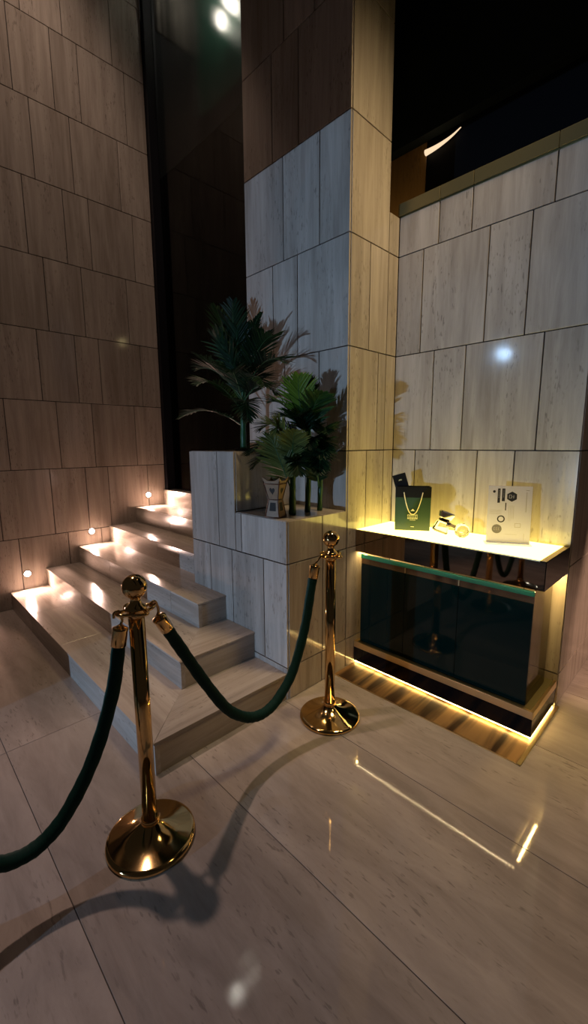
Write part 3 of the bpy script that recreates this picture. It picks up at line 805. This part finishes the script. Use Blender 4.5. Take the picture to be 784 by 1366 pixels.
# ------------------------------------------------------------------ palms
def frond(base, tip, arch, width, mat, parent, n=26, side=None, twist=0.0, lift=0.12, seed=0):
    """one feather leaf: a curved midrib with narrow pointed leaflets on both sides"""
    rnd = random.Random(seed)
    b, t = Vector(base), Vector(tip)
    c = (b+t)/2+Vector(arch)
    path = [(b*(1-s)**2+c*2*s*(1-s)+t*s*s) for s in [i/24 for i in range(25)]]
    m = MB()
    m.tube(path, [0.0046*(1-0.80*i/24) for i in range(25)], 6, mi=1)
    def at(s):
        x = s*24; i = min(int(x), 23); f = x-i
        return path[i].lerp(path[i+1], f), (path[i+1]-path[i]).normalized()
    for k in range(n):
        s = 0.16+0.84*k/(n-1)
        p, d = at(min(s, 0.999))
        up = Vector((0, 0, 1)) if abs(d.z) < 0.93 else Vector((0.6, -0.7, 0.2))
        sd = d.cross(up).normalized() if side is None else (Vector(side)-d*Vector(side).dot(d)).normalized()
        nrm = sd.cross(d).normalized()
        if twist: q = Matrix.Rotation(twist, 3, d); sd = q @ sd; nrm = q @ nrm
        L_ = width*(0.45+0.95*math.sin(PI*min(1, 0.15+0.80*(s-0.16)/0.84))**0.8)*(1-0.45*max(0, (s-0.7)/0.3))
        for sg_ in (-1, 1):
            ll = L_*(0.88+0.24*rnd.random())
            ang = math.radians(52-24*(s-0.16)/0.84+rnd.uniform(-5, 5))
            dr = (d*math.cos(ang)+sd*sg_*math.sin(ang)+nrm*(lift+rnd.uniform(-0.06, 0.06))).normalized()
            wv = dr.cross(nrm).normalized()
            hw = 0.0068*(0.75+0.5*rnd.random())
            droop = Vector((0, 0, -1))*ll*0.10
            q0 = p; q1 = p+dr*ll*0.38+droop*0.15; q2 = p+dr*ll*0.74+droop*0.5; q3 = p+dr*ll+droop
            tv = rnd.random()
            keel = nrm*hw*0.35
            kk = len(m.v)
            m.v += [tuple(q0-wv*hw*0.5), tuple(q0+wv*hw*0.5), tuple(q1-wv*hw), tuple(q1-keel), tuple(q1+wv*hw), tuple(q2-wv*hw*0.72), tuple(q2-keel*0.7), tuple(q2+wv*hw*0.72), tuple(q3)]
            for f in ((0, 1, 3, 2), (1, 4, 3), (2, 3, 6, 5), (3, 4, 7, 6), (5, 6, 8), (6, 7, 8)):
                m.f.append(tuple(kk+z for z in f)); m.mi.append(0); m.sm.append(False); m.t.append(tv)
    return m.build('frond', [M[mat], M['trunk']], parent, True)
def stem(parent, pts, r0, r1):
    m = MB(); path = catmull(pts, 8); n = len(path)
    m.tube(path, [r0+(r1-r0)*i/(n-1)+0.0012*math.sin(i*1.3) for i in range(n)], 14)
    m.build('stem', M['trunk'], parent, True)

FR = math.radians
# tall palm on the high block
pa = thing('potted_palm', 'tall dark palm on top of the high planter block against the dark glass', 'palm', (-2.30, 1.78, ZJ))
m = MB(); m.lathe([(0.050, 0.0), (0.058, 0.004), (0.062, 0.014), (0.058, 0.016), (0.045, 0.010), (0.02, 0.012)], (-2.30, 1.78, ZJ+0.0005), 28); m.build('pot_rim', M['soil'], pa, True)
stem(pa, [(-2.30, 1.78, ZJ+0.005), (-2.298, 1.78, 1.52), (-2.293, 1.78, 1.68), (-2.288, 1.78, 1.80)], 0.021, 0.015)
TP = [ # base z offset, tip, arch, width, material
 ((-2.290, 1.78, 1.78), (-2.500, 1.74, 2.32), (-0.02, 0, 0.06), 0.150, 'leaf'),
 ((-2.290, 1.78, 1.76), (-2.43, 1.82, 2.36), (-0.06, 0, 0.05), 0.140, 'leaf_dark'),
 ((-2.292, 1.78, 1.70), (-2.690, 1.70, 2.05), (-0.05, 0, 0.12), 0.120, 'leaf_dark'),
 ((-2.295, 1.78, 1.64), (-2.740, 1.72, 1.86), (-0.02, 0, 0.17), 0.130, 'leaf'),
 ((-2.298, 1.78, 1.55), (-2.880, 1.64, 1.625), (-0.02, 0, 0.16), 0.085, 'leaf_dark'),
 ((-2.290, 1.78, 1.78), (-2.055, 1.74, 2.20), (-0.06, 0, 0.10), 0.060, 'leaf_dark'),
 ((-2.290, 1.78, 1.75), (-1.930, 1.72, 2.05), (0.0, 0, 0.16), 0.130, 'leaf_dark'),
 ((-2.290, 1.78, 1.74), (-1.870, 1.76, 1.90), (0.0, 0, 0.20), 0.140, 'leaf_dark'),
 ((-2.290, 1.78, 1.72), (-1.920, 1.64, 1.77), (0.02, 0, 0.18), 0.130, 'leaf_dark'),
 ((-2.290, 1.78, 1.76), (-2.18, 1.66, 2.12), (0.0, -0.03, 0.10), 0.140, 'leaf_dark'),
 ((-2.290, 1.78, 1.74), (-2.33, 1.60, 2.10), (0.0, -0.02, 0.12), 0.140, 'leaf_dark'),
 ((-2.292, 1.78, 1.70), (-2.13, 1.56, 1.86), (0.0, -0.02, 0.14), 0.120, 'leaf_dark'),
 ((-2.292, 1.78, 1.72), (-2.50, 1.58, 1.92), (0.0, -0.02, 0.14), 0.120, 'leaf_dark'),
 ((-2.290, 1.78, 1.74), (-2.10, 1.80, 2.10), (0.0, 0.0, 0.12), 0.130, 'leaf_dark'),
 ((-2.290, 1.78, 1.70), (-1.99, 1.80, 1.74), (0.0, 0.0, 0.16), 0.120, 'leaf_dark'),
 ((-2.292, 1.78, 1.66), (-2.02, 1.60, 1.58), (0.03, -0.02, 0.16), 0.110, 'leaf_dark'),
]
for i, (b_, t_, a_, w_, mt) in enumerate(TP): frond(b_, t_, a_, w_, mt, pa, seed=i)
# three stemmed palm on the low ledge
pb = thing('potted_palm', 'bushy palm on the planter ledge behind the incense burner, with bright young leaf', 'palm', (-1.75, 1.80, ZF))
stem(pb, [(-1.750, 1.700, ZF+0.001), (-1.748, 1.700, 1.14), (-1.744, 1.70, 1.26), (-1.740, 1.70, 1.40)], 0.022, 0.013)
stem(pb, [(-1.744, 1.820, ZF+0.001), (-1.735, 1.82, 1.20), (-1.730, 1.82, 1.36), (-1.730, 1.82, 1.52)], 0.017, 0.012)
stem(pb, [(-1.727, 1.910, ZF+0.001), (-1.720, 1.91, 1.20), (-1.705, 1.91, 1.34), (-1.700, 1.90, 1.46)], 0.016, 0.011)
FACE = (0.70, 0.71, 0.0)
BPm = [
 ((-1.735, 1.82, 1.46), (-1.735, 1.74, 1.80), (-0.05, 0, 0.03), 0.120, 'leaf_light', FACE),
 ((-1.735, 1.82, 1.50), (-1.760, 1.80, 1.80), (-0.02, 0, 0.03), 0.100, 'leaf_dark', None),
 ((-1.730, 1.82, 1.46), (-1.560, 1.74, 1.70), (-0.04, 0, 0.06), 0.115, 'leaf', FACE),
 ((-1.740, 1.70, 1.39), (-1.770, 1.60, 1.515), (-0.02, -0.04, 0.12), 0.110, 'leaf_olive', None),
 ((-1.745, 1.69, 1.17), (-1.800, 1.585, 1.475), (0.012, -0.02, 0.02), 0.120, 'leaf_olive', FACE),
 ((-1.740, 1.70, 1.30), (-1.625, 1.60, 1.50), (-0.02, 0, 0.03), 0.095, 'leaf_olive', FACE),
 ((-1.740, 1.70, 1.40), (-2.06, 1.62, 1.36), (-0.02, 0, 0.14), 0.100, 'leaf_dark', None),
 ((-1.738, 1.80, 1.44), (-2.02, 1.70, 1.52), (-0.02, 0, 0.14), 0.110, 'leaf_dark', None),
 ((-1.738, 1.82, 1.48), (-1.95, 1.72, 1.68), (-0.02, 0, 0.12), 0.110, 'leaf', None),
 ((-1.735, 1.82, 1.48), (-1.86, 1.80, 1.78), (-0.02, 0, 0.06), 0.110, 'leaf_dark', None),
 ((-1.700, 1.90, 1.44), (-1.565, 1.78, 1.50), (0.0, 0, 0.10), 0.095, 'leaf_dark', None),
 ((-1.700, 1.90, 1.42), (-1.565, 1.76, 1.37), (0.0, 0, 0.12), 0.095, 'leaf_dark', None),
 ((-1.705, 1.90, 1.36), (-1.575, 1.74, 1.28), (0.0, 0, 0.13), 0.090, 'leaf_dark', None),
 ((-1.705, 1.88, 1.40), (-1.62, 1.70, 1.42), (0.0, 0, 0.12), 0.100, 'leaf_dark', None),
 ((-1.710, 1.88, 1.20), (-1.610, 1.72, 1.40), (0.0, 0, 0.04), 0.090, 'leaf_dark', FACE),
 ((-1.710, 1.88, 1.18), (-1.600, 1.74, 1.30), (0.0, 0, 0.06), 0.080, 'leaf_dark', FACE),
 ((-1.735, 1.82, 1.25), (-1.690, 1.68, 1.46), (0.0, 0, 0.05), 0.100, 'leaf_dark', FACE),
 ((-1.735, 1.82, 1.46), (-1.68, 1.66, 1.58), (0.0, 0, 0.10), 0.100, 'leaf_dark', None),
 ((-1.735, 1.82, 1.46), (-1.83, 1.66, 1.58), (0.0, 0, 0.10), 0.100, 'leaf_dark', None),
 ((-1.742, 1.70, 1.34), (-1.95, 1.58, 1.30), (0.0, 0, 0.12), 0.090, 'leaf_dark', None),
 ((-1.742, 1.70, 1.30), (-1.62, 1.62, 1.28), (0.0, 0, 0.10), 0.090, 'leaf_dark', None),
 ((-1.742, 1.70, 1.26), (-1.90, 1.64, 1.40), (0.0, 0, 0.08), 0.090, 'leaf_dark', FACE),
]
for i, (b_, t_, a_, w_, mt, sd_) in enumerate(BPm): frond(b_, t_, a_, w_, mt, pb, seed=40+i, side=sd_)

# curved lamp reflection high above the nook wall, built as a glowing tube
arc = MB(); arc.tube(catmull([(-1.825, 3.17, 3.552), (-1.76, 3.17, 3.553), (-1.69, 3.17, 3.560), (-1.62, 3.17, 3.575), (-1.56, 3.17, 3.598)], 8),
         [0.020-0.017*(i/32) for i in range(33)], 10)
tag(arc.build('lamp_reflection', M['arc']), 'thin curved lamp reflection, built as a glowing strip, in the darkness above the nook wall', 'light')

# ------------------------------------------------------------------ lamps and added fill lights
def spot(name, loc, to, power, col, size, blend, rad):
    l = bpy.data.lights.new(name, 'SPOT'); l.energy = power; l.color = col; l.spot_size = math.radians(size); l.spot_blend = blend; l.shadow_soft_size = rad
    o = bpy.data.objects.new(name, l); COL.objects.link(o); o.location = loc
    o.rotation_euler = (Vector(to)-Vector(loc)).to_track_quat('-Z', 'Y').to_euler(); return o
def point(name, loc, power, col, rad):
    l = bpy.data.lights.new(name, 'POINT'); l.energy = power; l.color = col; l.shadow_soft_size = rad
    o = bpy.data.objects.new(name, l); COL.objects.link(o); o.location = loc; return o
for i, p_ in enumerate(lens_pos):
    spot('step_lamp', (p_[0]+0.032, p_[1], p_[2]), (p_[0]+0.6, p_[1]-0.04, p_[2]-0.13), 18.0, (1.0, 0.64, 0.52), 174, 0.6, 0.024)
spot('street_light', (-1.57, -5.0, 0.7), (-1.7, 2.2, 1.6), 540.0, (0.41, 0.65, 1.0), 60, 0.3, 0.014)
spot('cool_lamp', (-2.34, -1.33, 2.64), (-0.9, 2.5, 1.9), 14.0, (0.45, 0.68, 1.0), 50, 0.6, 0.022)
spot('downlight_and_fill', (-2.08, 0.56, 3.15), (-0.85, 0.25, 0.0), 82.0, (1.0, 0.72, 0.62), 66, 0.55, 0.035)
spot('downlight_and_fill', (1.6, 3.6, 3.2), (0.0, 3.0, 0.3), 360.0, (1.0, 0.62, 0.44), 110, 0.8, 0.08)
spot('downlight_and_fill', (-2.9, 0.5, 7.2), (-4.4, 1.2, 2.2), 230.0, (1.0, 0.72, 0.57), 60, 0.8, 0.10)
spot('downlight_and_fill', (-0.56, 2.16, 4.6), (-1.6, 2.24, 1.6), 250.0, (1.0, 0.73, 0.38), 48, 0.9, 0.30)  # added fill above the nook, brightens the pillar's right face
spot('downlight_and_fill', (0.55, 2.2, 3.6), (-0.15, 1.75, 0.0), 75.0, (1.0, 0.74, 0.38), 40, 0.95, 0.15)  # added fill, brightens the floor right of the counter
point('void_fill', (-2.05, 2.85, 2.95), 1.6, (1.0, 0.72, 0.35), 0.05)  # added fill, no fixture: brightens the brown panel in the dark space
point('recess_fill', (-3.80, 2.62, 5.75), 5.0, (1.0, 0.88, 0.78), 0.08)  # added fill near the wall lamp, brightens the upper recess

wd = bpy.data.worlds.new('night'); SC.world = wd; wd.use_nodes = True
bgn = wd.node_tree.nodes['Background']; bgn.inputs[0].default_value = (0.85, 0.72, 0.62, 1); bgn.inputs[1].default_value = 0.012

# ------------------------------------------------------------------ camera
cam = bpy.data.cameras.new('camera'); co = bpy.data.objects.new('camera', cam); COL.objects.link(co)
Rv, Uv, Fv = Vector((0.70016651, 0.71395558, -0.00585482)), Vector((-0.10911763, 0.1151069, 0.98734176)), Vector((-0.70559209, 0.69066477, -0.15849913))
mt = Matrix((( Rv.x, Uv.x, -Fv.x, 0.0), (Rv.y, Uv.y, -Fv.y, 0.0), (Rv.z, Uv.z, -Fv.z, 1.43386), (0, 0, 0, 1)))
co.matrix_world = mt
cam.sensor_fit = 'HORIZONTAL'; cam.sensor_width = 36.0; cam.lens = 566.408/784*36.0; cam.clip_start = 0.02; cam.clip_end = 100
SC.camera = co
SC.view_settings.view_transform = 'Standard'; SC.view_settings.look = 'None'
SC.view_settings.exposure = 0.3; SC.view_settings.gamma = 1.0; SC.view_settings.use_curve_mapping = False
